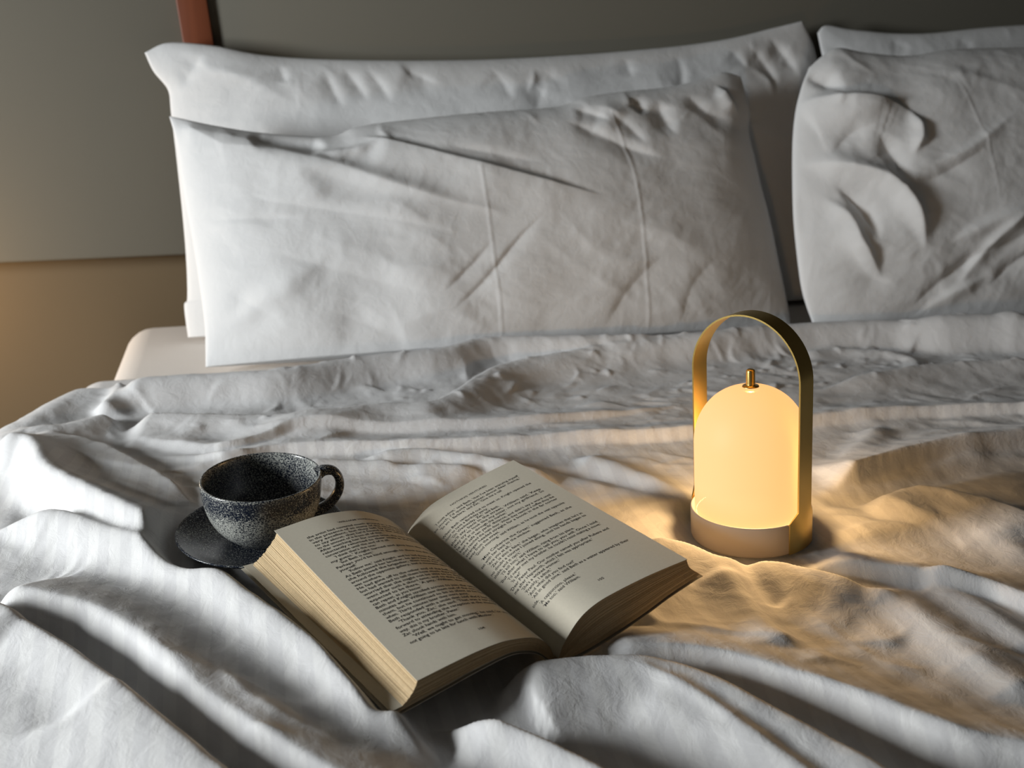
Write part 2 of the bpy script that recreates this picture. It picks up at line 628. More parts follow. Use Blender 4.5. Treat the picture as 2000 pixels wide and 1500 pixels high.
# --- turned-down layers below the pillows
F([(205, 762), (260, 742), (330, 735), (420, 729), (548, 722), (660, 703), (760, 690), (860, 680), (948, 661), (1040, 657), (1200, 655),
   (1360, 650), (1540, 633), (1700, 627), (1850, 629), (2000, 634), (2200, 640)], 0.038, 0.020, 0.030, t0=0.03, t1=0, pf=2.5, pn=2.6, wob=0.08, st=0.85)
F([(240, 806), (400, 808), (600, 806), (740, 788), (856, 780), (952, 722), (1040, 698), (1200, 680), (1360, 668), (1480, 664)],
  0.022, 0.006, 0.045, pf=1.6, pn=2.2, t0=0.04, t1=0.2, wob=0.08, st=0.7)
F([(240, 842), (330, 862), (430, 872), (520, 855), (600, 838), (800, 830), (1000, 820), (1120, 808), (1240, 795), (1360, 776)],
  0.012, 0.030, 0.004, pn=1.5, t0=0.12, t1=0.3, wob=0.085)
F([(250, 905), (350, 900), (450, 886), (560, 869), (760, 862), (960, 856), (1120, 846), (1360, 833), (1590, 808), (1790, 792), (2000, 787), (2200, 782)],
  0.015, 0.035, 0.004, pn=1.6, t0=0.15, t1=0, wob=0.1)
F([(1590, 750), (1700, 728), (1850, 708), (2000, 702), (2200, 700)], 0.014, 0.008, 0.03, t0=0.2, t1=0, wob=0.1, st=0.85)
F([(1560, 690), (1640, 680), (1760, 690), (1800, 716)], 0.008, 0.014, 0.02)
F([(1740, 626), (1900, 622), (2000, 625), (2200, 632)], 0.046, 0.03, 0.03, t0=0.25, t1=0, st=0.85)
F([(1880, 640), (1950, 655), (1985, 690)], 0.006, 0.016, 0.02, t0=0.3, t1=0.4)
F([(190, 795), (225, 770), (236, 745)], 0.022, 0.014, 0.02, t0=0.2, t1=0.1, st=0.85)
# bed side, left
F([(-80, 852), (0, 824), (80, 790), (150, 764), (214, 744)], 0.020, 0.022, 0.05, t0=0, t1=0.1, st=0.85)
F([(-40, 870), (40, 845), (130, 830), (235, 800)], 0.018, 0.02, 0.03, wob=0.08, st=0.85)

# --- big folds at the left
F([(-80, 1150), (0, 1182), (110, 1240), (200, 1308), (300, 1392), (430, 1500), (520, 1580)], 0.042, 0.016, 0.060, t0=0.05, t1=0, pf=2.0, pn=1.6, st=0.85)
F([(-60, 1140), (20, 1142), (100, 1156), (180, 1178), (256, 1216), (328, 1276), (404, 1346), (520, 1424), (640, 1492), (750, 1555)],
  0.036, 0.065, 0.016, t0=0.1, t1=0, pf=1.6, st=0.6)
F([(-40, 985), (30, 980), (120, 985), (230, 1030), (300, 1056), (416, 1108), (504, 1172), (640, 1268), (780, 1378), (860, 1450)],
  0.036, 0.014, 0.024, t0=0.12, t1=0.15, pf=2.2, st=0.85)
F([(30, 1004), (120, 1050), (192, 1088), (290, 1160), (360, 1205)], -0.010, 0.020, 0.024, t0=0.2, t1=0.3)
F([(-60, 850), (20, 846), (60, 852), (92, 905), (180, 950), (280, 1000), (345, 1046), (390, 1080)], 0.042, 0.045, 0.022, t0=0.1, t1=0.25, pf=1.6, st=0.85)
F([(60, 852), (130, 858), (200, 868), (300, 920), (392, 985)], 0.016, 0.010, 0.05, t0=0.1, t1=0.3, st=0.5)
F([(-30, 1330), (60, 1370), (120, 1430), (150, 1500)], -0.010, 0.03, 0.025)

# --- middle, around the book
F([(700, 884), (824, 877), (920, 890), (1040, 914), (1100, 930)], 0.012, 0.012, 0.02)
F([(560, 905), (660, 900), (760, 905), (880, 912), (960, 918)], 0.010, 0.010, 0.02)
F([(1120, 880), (1200, 905), (1290, 945), (1340, 985)], 0.010, 0.02, 0.016)
F([(1056, 920), (1150, 935), (1250, 965), (1352, 1003)], -0.006, 0.008, 0.010)
F([(832, 1357), (900, 1375), (940, 1390), (1040, 1434), (1172, 1498), (1260, 1560)], 0.034, 0.012, 0.020, t0=0.35, nar=0.2, t1=0, pf=1.7, st=0.85)
F([(955, 1330), (1000, 1300), (1060, 1291), (1150, 1282), (1260, 1284), (1368, 1310), (1480, 1366), (1600, 1428), (1720, 1496), (1800, 1550)],
  0.030, 0.014, 0.050, t0=0.14, t1=0, pf=1.8, pn=1.8, st=0.85)
F([(1130, 1270), (1200, 1262), (1320, 1258), (1424, 1270), (1540, 1306), (1680, 1354), (1840, 1418), (2000, 1450), (2150, 1490)],
  0.026, 0.05, 0.013, t0=0.12, t1=0, pf=1.7, wob=0.1, st=0.85)
F([(1216, 1368), (1280, 1400), (1344, 1437), (1440, 1500)], -0.004, 0.005, 0.012, t0=0.3, t1=0.3)
F([(1224, 1330), (1330, 1390), (1440, 1462), (1560, 1545), (1660, 1620)], 0.010, 0.010, 0.03, t0=0.3)

# --- around the lamp
F([(1225, 1036), (1300, 1052), (1352, 1066), (1408, 1088), (1520, 1098), (1584, 1112), (1696, 1134), (1780, 1150)], 0.018, 0.010, 0.045, t0=0.15, t1=0.25, pn=1.6, st=0.85)
F([(1560, 1098), (1620, 1092), (1760, 1106), (1920, 1130), (2000, 1158), (2150, 1210)], 0.016, 0.040, 0.007, t0=0.2, t1=0, pf=1.6, st=0.85)
F([(1630, 925), (1660, 912), (1730, 886), (1850, 858), (2000, 838), (2150, 822)], 0.022, 0.045, 0.006, t0=0.1, t1=0, pn=1.7, st=0.85)
F([(1640, 905), (1690, 860), (1728, 815)], 0.008, 0.016, 0.022, t0=0.3, t1=0.4)
F([(1590, 960), (1690, 940), (1820, 905), (1940, 870)], 0.006, 0.02, 0.02)
F([(1600, 1010), (1750, 960), (1900, 930), (2050, 915)], -0.008, 0.02, 0.02)
F([(1700, 985), (1800, 955), (1960, 985), (2080, 1040)], 0.016, 0.02, 0.05, st=0.85)
F([(1620, 1060), (1760, 1020), (1900, 1030), (2050, 1090)], 0.008, 0.03, 0.02)
F([(1400, 1120), (1440, 1170), (1500, 1230), (1560, 1280)], 0.008, 0.014, 0.02)
F([(1440, 1110), (1470, 1160), (1530, 1210)], -0.006, 0.01, 0.01)
F([(1330, 1130), (1290, 1180), (1240, 1230)], 0.008, 0.012, 0.014)
F([(1690, 1130), (1780, 1180), (1900, 1270), (2050, 1370)], 0.010, 0.03, 0.02)
F([(1800, 1120), (1900, 1170), (2050, 1270)], 0.008, 0.02, 0.02)

# --- small creases
wrinkles(U, V, Z, 34, 5, (-0.25, 1.3, 1.24, 1.46), 55, 40, (0.02, 0.07), (0.0015, 0.004), (0.006, 0.014), (0.002, 0.004))
wrinkles(U, V, Z, 26, 6, (-0.3, 0.3, 0.55, 1.2), -45, 18, (0.06, 0.2), (0.0012, 0.0035), (0.010, 0.025), (0.005, 0.010))
wrinkles(U, V, Z, 34, 7, (0.3, 1.1, 0.5, 1.15), -30, 25, (0.05, 0.18), (0.0012, 0.0035), (0.010, 0.025), (0.005, 0.010))
wrinkles(U, V, Z, 24, 8, (-0.1, 1.2, 1.0, 1.25), -10, 22, (0.06, 0.2), (0.0015, 0.004), (0.010, 0.025), (0.005, 0.010))

wrinkles(U, V, Z, 90, 15, (-0.22, 1.3, 1.25, 1.47), 60, 50, (0.015, 0.05), (0.0012, 0.0030), (0.005, 0.010), (0.003, 0.004))

# --- crumpled hem of the turned-down sheet
ehem = at_z((1000, 852), ZB)
yhem = np.interp(U, [p[0] for p in bed([(280, 905), (560, 869), (960, 856), (1360, 833), (1590, 808), (2000, 787)])],
                 [p[1] for p in bed([(280, 905), (560, 869), (960, 856), (1360, 833), (1590, 808), (2000, 787)])])
mask = sstep(-0.005, 0.03, V - yhem)
patch = 0.35 + 0.65 * sstep(-0.1, 0.15, vnoise(U * 7, V * 9, 4.2))
Z += mask * patch * 0.0017 * ridged(U * 15 + 1.2 * vnoise(U * 7, V * 7), V * 17 + 1.2 * vnoise(U * 8, V * 8, 7.7), 3, 1.7)

Z += (1 - mask) * (0.0007 * ridged(U * 13 + 1.1 * vnoise(U * 6, V * 6, 1.1), V * 15 + 1.1 * vnoise(U * 7, V * 7, 2.2), 3, 14.2) * sstep(-0.25, 0.2, vnoise(U * 6, V * 6, 9.9))
                   + 0.0016 * fbm(U * 18 + V * 9, V * 26 - U * 12, 2, 3.9))
# the sheet ends in a rolled edge in front of the pillows
yend = np.interp(U, [p[0] for p in bed([(215, 745), (548, 712), (948, 648), (1360, 636), (1700, 612), (2200, 625)], 0.03)],
                 [p[1] for p in bed([(215, 745), (548, 712), (948, 648), (1360, 636), (1700, 612), (2200, 625)], 0.03)])
Z -= 0.075 * sstep(0.004, 0.028, V - yend)

# hollows where things stand
lc = lamp_base[:2]
rl = np.hypot(U - lc[0], V - lc[1])
k = sstep(0.090, 0.062, rl)
pln = lamp_base[2] - ZB - (lamp_axis[0] * (U - lc[0]) + lamp_axis[1] * (V - lc[1])) / lamp_axis[2] - 0.001
Z = Z * (1 - k) + np.minimum(Z, pln) * k
rs = np.hypot(U - saucer_c[0], V - saucer_c[1])
k = sstep(0.112, 0.082, rs)
pls = saucer_c[2] - ZB - 0.006 + math.tan(math.radians(2.0)) * (V - saucer_c[1]) + 0.006 * sstep(0.04, 0.079, rs) - 0.001
Z = Z * (1 - k) + np.minimum(Z, pls) * k
# under the book
S2 = (spine_t - spine_b)[:2]
BL = float(np.linalg.norm(S2))
S2 = S2 / BL
R2 = np.array([S2[1], -S2[0]])
ss = (U - spine_b[0]) * S2[0] + (V - spine_b[1]) * S2[1]
rr = (U - spine_b[0]) * R2[0] + (V - spine_b[1]) * R2[1]
kb = sstep(-0.012, 0.012, ss) * sstep(BL + 0.015, BL - 0.005, ss) * sstep(-0.160, -0.142, rr) * sstep(0.172, 0.150, rr)
f_ = np.clip(ss / BL, 0, 1)
cap = np.interp(rr, LB0[::-1, 0].tolist() + RB0[:, 0].tolist(), LB0[::-1, 1].tolist() + RB0[:, 1].tolist()) * (1 - f_) \
    + np.interp(rr, LB1[::-1, 0].tolist() + RB1[:, 0].tolist(), LB1[::-1, 1].tolist() + RB1[:, 1].tolist()) * f_ - 0.0035
Z = Z * (1 - kb) + np.minimum(Z, cap) * kb

Z = np.maximum(Z, -0.0085)
P = np.stack([BX + NX * Z, V, ZB + BZ + NZ * Z], -1)
PB = np.stack([BX - NX * 0.0108, V, ZB + BZ - NZ * 0.0108], -1)[[-1, -2, NV // 2, 1, 0]]
duvet = grid_mesh('duvet', np.concatenate([P, PB]).transpose(1, 0, 2), M_DUVET, wrap_u=True)
UU = np.concatenate([U, U[:5]]).T
VV = np.concatenate([V, V[[-1, -2, NV // 2, 1, 0]]]).T
me = duvet.data
uvl = me.uv_layers.new(name='cloth')
li = np.empty(len(me.loops), np.int32)
me.loops.foreach_get('vertex_index', li)
UU = np.where(np.concatenate([V - yhem, np.ones_like(mask[:5])]).T > -0.003, 0.0055, UU)
uv = np.stack([UU.reshape(-1)[li], VV.reshape(-1)[li]], -1)
uvl.data.foreach_set('uv', uv.reshape(-1).astype(np.float32))
bm = bmesh.new()
bm.from_mesh(me)
bm.verts.ensure_lookup_table()
nr_ = NV + 5
for c_ in (0, NU - 1):
    vs_ = [bm.verts[c_ * nr_ + i] for i in range(nr_)]
    bm.faces.new(vs_ if c_ == 0 else vs_[::-1])
bmesh.ops.recalc_face_normals(bm, faces=bm.faces)
bm.to_mesh(me)
bm.free()
tag(duvet, 'rumpled white duvet with satin stripes, turned down below the pillows', 'duvet')


# ------------------------------------------------------------------ pillows
def pillow(name, y_bot, z_bot, y_top, z_top, top, bottom, left, right, T, folds, label, seed, nu=300, nv=190, q=0.55, noise=1.0, fwd=0.05, qa=0.66, sharp=1.0):
    """outline curves in pixels (top, bottom run left to right; left, right run bottom to top), laid in a leaning plane"""
    p0 = np.array([0, y_bot, z_bot])
    up = np.array([0, y_top - y_bot, z_top - z_bot])
    up = up / np.linalg.norm(up)
    ax = np.array([1.0, 0, 0])
    nrm = np.cross(ax, up)                  # towards the camera
    if nrm[1] > 0: nrm = -nrm

    def loc(px, off=0.0):
        w = at_plane(px, p0 + nrm * off, nrm) - p0
        return np.array([np.dot(w, ax), np.dot(w, up)])

    def curve(pts, n):
        c = catmull([loc(p) for p in pts], 12)
        s = np.concatenate([[0], np.cumsum(np.hypot(*(c[1:] - c[:-1]).T))])
        t = np.linspace(0, s[-1], n)
        return np.stack([np.interp(t, s, c[:, 0]), np.interp(t, s, c[:, 1])], -1)

    a = np.linspace(0, 1, nu)
    b = np.linspace(0, 1, nv)
    a = a + 0.0
    ct, cb, cl, cr = curve(top, nu), curve(bottom, nu), curve(left, nv), curve(right, nv)
    A, B = np.meshgrid(a, b)
    A_, B_ = A[..., None], B[..., None]
    Q = (1 - B_) * cb[None] + B_ * ct[None] + (1 - A_) * cl[:, None] + A_ * cr[:, None] \
        - ((1 - A_) * (1 - B_) * cb[0] + A_ * (1 - B_) * cb[-1] + (1 - A_) * B_ * ct[0] + A_ * B_ * ct[-1])
    X, Y = Q[..., 0], np.maximum(Q[..., 1], 0.004)
    pa, pb = 1 - np.abs(2 * A - 1) ** 2.6, 1 - np.abs(2 * B - 1) ** 2.4
    body = (np.clip(pa, 0, 1) ** qa) * (np.clip(pb, 0, 1) ** q)
    H = np.zeros_like(X)
    for f in folds:
        pts, h, wf, wn = f[:4]
        kw = dict(f[4]) if len(f) > 4 else {}
        kw.setdefault('t0', 0.35); kw.setdefault('t1', 0.4)
        if abs(h) < 0.003: h *= 0.4; wf *= 0.55; wn *= 0.8
        elif h < 0 and len(f) == 4:
            kw.update(pf=1.4, pn=1.4); wf, wn, h = wf * 0.9, wn * 2.0, h * 0.85
        wf *= sharp; wn *= sharp
        fold(X, Y, H, [tuple(loc(p, fwd)) for p in pts], h, wf, wn, **kw)
    H += noise * 0.0008 * ridged(X * 11 + 1.2 * vnoise(X * 6, Y * 6, seed), Y * 13 + 1.2 * vnoise(X * 7, Y * 7, seed + 4), 3, seed + 1)
    H += noise * (0.010 * fbm(X * 4.5, Y * 4.5, 2, seed) + 0.0018 * fbm(X * 9 + Y * 6, Y * 15 - X * 4, 3, seed + 3))
    x0_, x1_, y1_ = X.min(), X.max(), Y.max()
    wrinkles(X, Y, H, int(16 * noise), int(seed * 10), (x0_, x1_, 0, y1_), -24, 18, (0.10, 0.26), (0.0015, 0.004), (0.014, 0.03), (0.010, 0.022))
    wrinkles(X, Y, H, int(14 * noise), int(seed * 11), (x0_, x1_, y1_ * 0.75, y1_), -65, 25, (0.04, 0.09), (0.002, 0.005), (0.008, 0.018), (0.005, 0.012))
    edge = np.clip(np.minimum(np.minimum(A, 1 - A) * 14, np.minimum(B, 1 - B) * 9), 0, 1)
    edge = edge ** 0.8
    # puckers running in from the seams
    puck = 0.0018 * noise * (vnoise(X * 30 + 3 * vnoise(X * 6, Y * 6), Y * 5, seed) * np.exp(-((1 - B) / 0.16) ** 2) + vnoise(X * 4, Y * 50, seed + 2) * np.exp(-(A / 0.10) ** 2) + vnoise(X * 4, Y * 50, seed + 5) * np.exp(-((1 - A) / 0.10) ** 2))
    front = T * body + (H + puck) * edge + 0.0015
    back = -T * 0.9 * body - 0.0015
    C = p0 + X[..., None] * ax + Y[..., None] * up
    # tiny wave of the seam so the edge is not a straight knife
    C = C + nrm * (0.006 * vnoise(X * 9, Y * 9, seed + 7))[..., None]
    Pf = C + nrm * front[..., None]
    Pb = C + nrm * back[..., None]
    Pall = np.concatenate([Pf, Pb[:, ::-1]], 1)
    o = grid_mesh(name, Pall, M_PILLOW, None, wrap_u=True)
    # close the top and bottom seams
    bm = bmesh.new()
    bm.from_mesh(o.data)
    bm.verts.ensure_lookup_table()
    w = 2 * nu
    for row in (0, nv - 1):
        for i in range(nu - 1):
            v = [bm.verts[row * w + i], bm.verts[row * w + i + 1], bm.verts[row * w + w - 2 - i], bm.verts[row * w + w - 1 - i]]
            if row == 0: v.reverse()
            try: bm.faces.new(v).smooth = True
            except ValueError: pass
    bmesh.ops.recalc_face_normals(bm, faces=bm.faces)
    bm.to_mesh(o.data)
    bm.free()
    tag(o, label, 'pillow')
    return o


pillow('pillow', 1.765, MT + 0.005, 1.875, ZB + 0.46,
       [(283, 104), (330, 84), (420, 90), (520, 108), (700, 118), (950, 116), (1200, 102), (1400, 80), (1510, 55), (1566, 42)],
       [(372, 692), (600, 690), (900, 670), (1200, 650), (1500, 632), (1640, 625)],
       [(372, 692), (360, 600), (366, 580), (362, 480), (346, 320), (334, 220), (328, 176), (300, 140), (283, 104)],
       [(1640, 625), (1625, 400), (1605, 200), (1590, 100), (1566, 42)],
       0.065,
       [([(395, 92), (370, 130), (345, 170)], -0.010, 0.012, 0.012),
        ([(582, 118), (586, 180), (584, 245)], 0.002, 0.003, 0.003),
        ([(545, 118), (560, 160)], -0.006, 0.008, 0.008), ([(630, 122), (650, 170), (672, 215)], -0.007, 0.012, 0.010),
        ([(670, 122), (700, 165), (720, 200)], -0.008, 0.012, 0.010), ([(715, 125), (745, 165), (765, 205)], -0.006, 0.010, 0.010),
        ([(780, 122), (830, 150), (860, 165)], -0.006, 0.010, 0.010), ([(960, 125), (985, 160), (1000, 200)], -0.007, 0.012, 0.012),
        ([(1090, 118), (1060, 180), (1040, 230)], -0.006, 0.014, 0.012), ([(1230, 105), (1240, 150)], -0.006, 0.010, 0.010),
        ([(1330, 95), (1340, 140), (1330, 190)], -0.006, 0.010, 0.010), ([(1470, 75), (1510, 120), (1530, 170)], -0.010, 0.012, 0.014),
        ([(1520, 60), (1560, 110), (1575, 150)], -0.012, 0.010, 0.014), ([(1440, 88), (1470, 130)], -0.006, 0.008, 0.01)],
       'long white pillow standing against the headboard below the wooden strip', 3.1)

pillow('pillow', 1.765, MT + 0.005, 1.875, ZB + 0.48,
       [(1597, 64), (1615, 50), (1680, 60), (1800, 66), (1950, 52), (2100, 48), (2400, 60), (2700, 70)],
       [(1668, 630), (2000, 620), (2400, 615), (2700, 610)],
       [(1668, 630), (1648, 400), (1625, 200), (1597, 64)],
       [(2700, 610), (2700, 400), (2700, 200), (2700, 70)],
       0.055,
       [([(1600, 55), (1640, 80), (1690, 95)], -0.010, 0.010, 0.012), ([(1760, 70), (1800, 90)], -0.006, 0.01, 0.01),
        ([(1890, 66), (1920, 90)], -0.006, 0.01, 0.01)],
       'white pillow standing against the headboard behind the crumpled pillow', 7.7)

pillow('pillow', 1.562, MT + 0.010, 1.740, ZB + 0.40,
       [(331, 228), (420, 246), (520, 262), (640, 268), (690, 252), (760, 240), (950, 222), (1080, 212), (1140, 192), (1220, 180), (1300, 172), (1370, 156), (1412, 142), (1446, 150)],
       [(402, 724), (600, 722), (900, 705), (1200, 680), (1420, 665), (1545, 650)],
       [(402, 724), (400, 640), (390, 560), (376, 470), (356, 360), (345, 280), (331, 228)],
       [(1545, 650), (1530, 560), (1505, 440), (1478, 330), (1462, 260), (1463, 215), (1446, 150)],
       0.085,
       [([(335, 232), (450, 258), (560, 300), (650, 328), (760, 372), (880, 408), (1000, 430)], 0.016, 0.016, 0.05, dict(t0=0.05, t1=0.3, pf=1.6)),
        ([(480, 262), (560, 272), (640, 285)], -0.018, 0.022, 0.016, dict(t0=0.2, t1=0.2)),
        ([(620, 300), (690, 295), (740, 276)], 0.008, 0.006, 0.012),
        ([(700, 262), (760, 280), (879, 318), (1000, 351), (1100, 378), (1180, 398)], 0.011, 0.006, 0.045, dict(t0=0.12, t1=0.3, pf=1.7, pn=1.5)),
        ([(850, 288), (960, 310), (1060, 330)], -0.006, 0.012, 0.008),
        ([(580, 334), (732, 388), (900, 420), (980, 440)], -0.010, 0.02, 0.03, dict(t0=0.2, t1=0.3)),
        ([(470, 370), (520, 395), (600, 410), (760, 440), (900, 470)], -0.006, 0.010, 0.016),
        ([(400, 425), (500, 428), (600, 432)], -0.005, 0.008, 0.010),
        ([(1100, 235), (1160, 265), (1230, 298), (1300, 318)], -0.012, 0.014, 0.012),
        ([(1120, 205), (1165, 225), (1190, 240)], -0.010, 0.010, 0.010),
        ([(1190, 218), (1225, 250), (1260, 290)], -0.008, 0.012, 0.012),
        ([(1238, 180), (1255, 200), (1250, 225)], -0.012, 0.012, 0.012),
        ([(1290, 185), (1300, 230), (1320, 270)], -0.012, 0.018, 0.016),
        ([(1345, 170), (1390, 215), (1450, 225)], -0.010, 0.014, 0.018),
        ([(1412, 150), (1440, 190), (1460, 215)], 0.014, 0.006, 0.018),
        ([(928, 332), (948, 440), (962, 540), (982, 655)], 0.0022, 0.0035, 0.0035, dict(t0=0.03, t1=0)),
        ([(1192, 215), (1228, 340), (1245, 460), (1270, 640)], 0.0022, 0.0035, 0.0035, dict(t0=0.03, t1=0)),
        ([(870, 620), (940, 555), (1010, 470), (1060, 420)], -0.004, 0.005, 0.006),
        ([(855, 585), (920, 520), (960, 470)], -0.003, 0.005, 0.006),
        ([(420, 640), (560, 560), (640, 500)], 0.006, 0.02, 0.02), ([(540, 500), (700, 545), (860, 590)], -0.008, 0.02, 0.03),
        ([(430, 560), (500, 600), (560, 640)], -0.005, 0.015, 0.02),
        ([(620, 600), (760, 650), (860, 690)], -0.007, 0.02, 0.02),
        ([(1180, 640), (1230, 560), (1290, 500)], -0.005, 0.012, 0.02), ([(1330, 640), (1350, 560), (1400, 500)], -0.004, 0.012, 0.02)],
       'white rectangular pillow leaning in front of the long pillow, beside the lamp', 12.3, nu=380, nv=240)

pillow('pillow', 1.515, MT + 0.010, 1.695, ZB + 0.45,
       [(1580, 132), (1608, 108), (1637, 94), (1690, 104), (1770, 110), (1860, 98), (2000, 96), (2200, 100), (2450, 110), (2650, 120)],
       [(1592, 640), (1800, 634), (2100, 630), (2400, 625), (2650, 620)],
       [(1592, 640), (1565, 560), (1552, 450), (1548, 330), (1553, 230), (1564, 175), (1580, 132)],
       [(2650, 620), (2660, 450), (2660, 280), (2650, 120)],
       0.085,
       [([(1570, 196), (1600, 184), (1652, 187), (1732, 200), (1790, 232)], 0.026, 0.010, 0.060, dict(pf=1.6, t0=0.1, t1=0.5)),
        ([(1590, 118), (1622, 146), (1660, 168)], -0.026, 0.020, 0.016, dict(pf=1.6, pn=1.6)),
        ([(1584, 134), (1576, 190), (1570, 240)], 0.012, 0.006, 0.012, dict(pf=1.5, pn=1.5, t0=0.2, t1=0.3)),
        ([(1630, 300), (1672, 256), (1712, 242)], -0.008, 0.016, 0.010),
        ([(1712, 256), (1750, 318), (1742, 380)], -0.020, 0.022, 0.016),
        ([(1580, 306), (1660, 324), (1732, 360), (1780, 430), (1802, 500)], 0.026, 0.026, 0.020, dict(pf=1.5, pn=1.7, t0=0.2, t1=0.35)),
        ([(1636, 352), (1692, 406), (1718, 474)], -0.014, 0.020, 0.014, dict(pf=1.6, pn=1.6, t0=0.4, t1=0.4)),
        ([(1616, 374), (1660, 422), (1682, 478), (1735, 550)], 0.018, 0.016, 0.030, dict(pf=1.6, pn=1.6, t0=0.3, t1=0.4)),
        ([(1584, 350), (1588, 410), (1594, 470)], -0.016, 0.018, 0.018),
        ([(1770, 215), (1786, 260), (1772, 310)], 0.014, 0.012, 0.016, dict(pf=1.6, pn=1.6)),
        ([(1870, 560), (1930, 470), (2010, 395)], 0.012, 0.012, 0.022, dict(pf=1.6, pn=1.6)),
        ([(1790, 600), (1850, 540), (1900, 500)], -0.008, 0.014, 0.014),
        ([(1800, 330), (1870, 300), (1960, 230)], 0.008, 0.012, 0.022, dict(pf=1.6, pn=1.6)),
        ([(1840, 100), (1880, 200), (1920, 340), (1945, 450)], 0.0025, 0.004, 0.004),
        ([(1610, 480), (1600, 560), (1610, 625)], 0.003, 0.004, 0.004),
        ([(1840, 480), (1920, 440), (2010, 400)], 0.010, 0.014, 0.02), ([(1830, 545), (1920, 490), (2010, 455)], -0.010, 0.014, 0.02),
        ([(1930, 560), (1980, 510), (2040, 470)], -0.012, 0.016, 0.02), ([(1760, 365), (1820, 350), (1900, 300)], -0.008, 0.014, 0.016),
        ([(1800, 620), (1870, 570), (1930, 540)], 0.008, 0.012, 0.02), ([(1650, 470), (1700, 530), (1760, 560)], -0.008, 0.014, 0.016)],
       'crumpled white pillow leaning next to the gap between the pillows', 21.9, nu=420, nv=260, noise=1.5, sharp=0.8)


# ------------------------------------------------------------------ lamp
LM = Matrix(((xax[0], yax[0], axis[0], lamp_base[0]), (xax[1], yax[1], axis[1], lamp_base[1]), (xax[2], yax[2], axis[2], lamp_base[2]), (0, 0, 0, 1)))
lamp = empty('table_lamp', LM)
tag(lamp, 'glowing dome lantern lamp with brass carrying handle standing on the duvet', 'lamp')
RB, HB_ = 0.0590, 0.0315
PSI = math.radians(-33.0)
lathe('base', [(0.0, 0.0), (RB - 0.003, 0.0), (RB - 0.0008, 0.0008), (RB, 0.003), (RB, HB_ - 0.0015), (RB - 0.0006, HB_ - 0.0003), (RB - 0.0014, HB_), (RB - 0.0022, HB_ - 0.0006),
               (RB - 0.0026, HB_ - 0.006), (0.0, HB_ - 0.006)], M_CREAM, lamp, 128)
lathe('absorber_disc', [(0.0, HB_ - 0.0058), (0.0520, HB_ - 0.0058), (0.0520, HB_ - 0.0050), (0.0, HB_ - 0.0050)], simple('matt_black_plate', (0.004, 0.004, 0.004), 1.0, spec=0.0), lamp, 64)  # added black disc, keeps the bulb-lit floor from showing through the dome
RD, DT = 0.0548, 0.1545
prof = [(RD - 0.002, HB_ - 0.007), (RD, HB_ - 0.004), (RD, HB_ + 0.04), (RD, HB_ + 0.066)]
for i in range(1, 26):
    t = i / 25 * math.pi / 2
    prof.append((RD * math.cos(t) ** 0.90 if i < 25 else 0.0, HB_ + 0.066 + (DT - HB_ - 0.066) * math.sin(t)))
lathe('glass_dome', prof, M_DOME, lamp, 128)
kn = lathe('knob', [(0.0, DT - 0.004), (0.0082, DT - 0.004), (0.0082, DT - 0.0005), (0.0076, DT + 0.0006), (0.0045, DT + 0.0008), (0.0043, DT + 0.002),
                    (0.0043, DT + 0.0145), (0.0038, DT + 0.0162), (0.0028, DT + 0.0168), (0.0, DT + 0.0168)], M_BRASS, lamp, 40)
bl = bpy.data.lights.new('lamp_bulb', 'POINT')
bl.energy = 125.0
bl.color = (1.0, 0.62, 0.27)
bl.shadow_soft_size = 0.022
bo = bpy.data.objects.new('lamp_bulb', bl)
COL.objects.link(bo)
bo.parent = lamp
bo.location = (0, 0, HB_ + 0.06)
# handle: a bent strip in the plane through the axis, turned by PSI; its feet widen and wrap the base
HT = 0.2265
RA = RB + 0.0012
zc = HT - RA
path = []
for z in np.linspace(0.0008, HB_ - 0.001, 8): path.append((RA, z, 1.0, 0))
path.append((RA, HB_ + 0.0005, 1.0, 0))
path.append((RA, HB_ + 0.010, 0.0, 0))
for z in np.linspace(HB_ + 0.02, zc, 10): path.append((RA, z, 0.0, 0))
for i in range(1, 20):
    t = i / 40 * math.pi
    path.append((RA * math.cos(t), zc + RA * math.sin(t), 0.0, t))
full = path + [(0.0, HT, 0.0, math.pi / 2)] + [(-r, z, w, math.pi - t) for r, z, w, t in reversed(path)]
HWN, HWW, THK = 0.0112, 0.0205, 0.0016
rows = []
nx = 13
ca, sa = math.cos(PSI), math.sin(PSI)
for r, z, w, t in full:
    hw = HWN + (HWW - HWN) * w
    outer, inner = [], []
    for i in range(nx):
        y = -hw + 2 * hw * i / (nx - 1)
        sgn = 1 if r >= 0 else -1
        # the foot is bent round the base
        yb, rb = y, abs(r)
        bend = w
        rc = math.sqrt(max(RA * RA - y * y, 0)) if bend > 0 else RA
        ro = abs(r) - bend * (RA - rc)
        dirv = (math.cos(t), math.sin(t))
        outer.append((sgn * ro if t == 0 or t == math.pi else r, y, z))
        th = THK if bend < 0.5 else THK * 0.62
        if t == 0 or t == math.pi:
            inner.append((sgn * (ro - th), y, z))
        else:
            inner.append((r - THK * math.cos(t), y, z - THK * math.sin(t)))
    rows.append(outer + inner[::-1])
Pm = np.array(rows)
Pr = Pm.copy()
Pr[..., 0] = Pm[..., 0] * ca - Pm[..., 1] * sa
Pr[..., 1] = Pm[..., 0] * sa + Pm[..., 1] * ca
hd = grid_mesh('handle', Pr, M_BRASS, lamp, wrap_u=True)
hd['label'] = 'brushed brass arched handle'
es = hd.modifiers.new('edges', 'EDGE_SPLIT')
es.split_angle = math.radians(40)


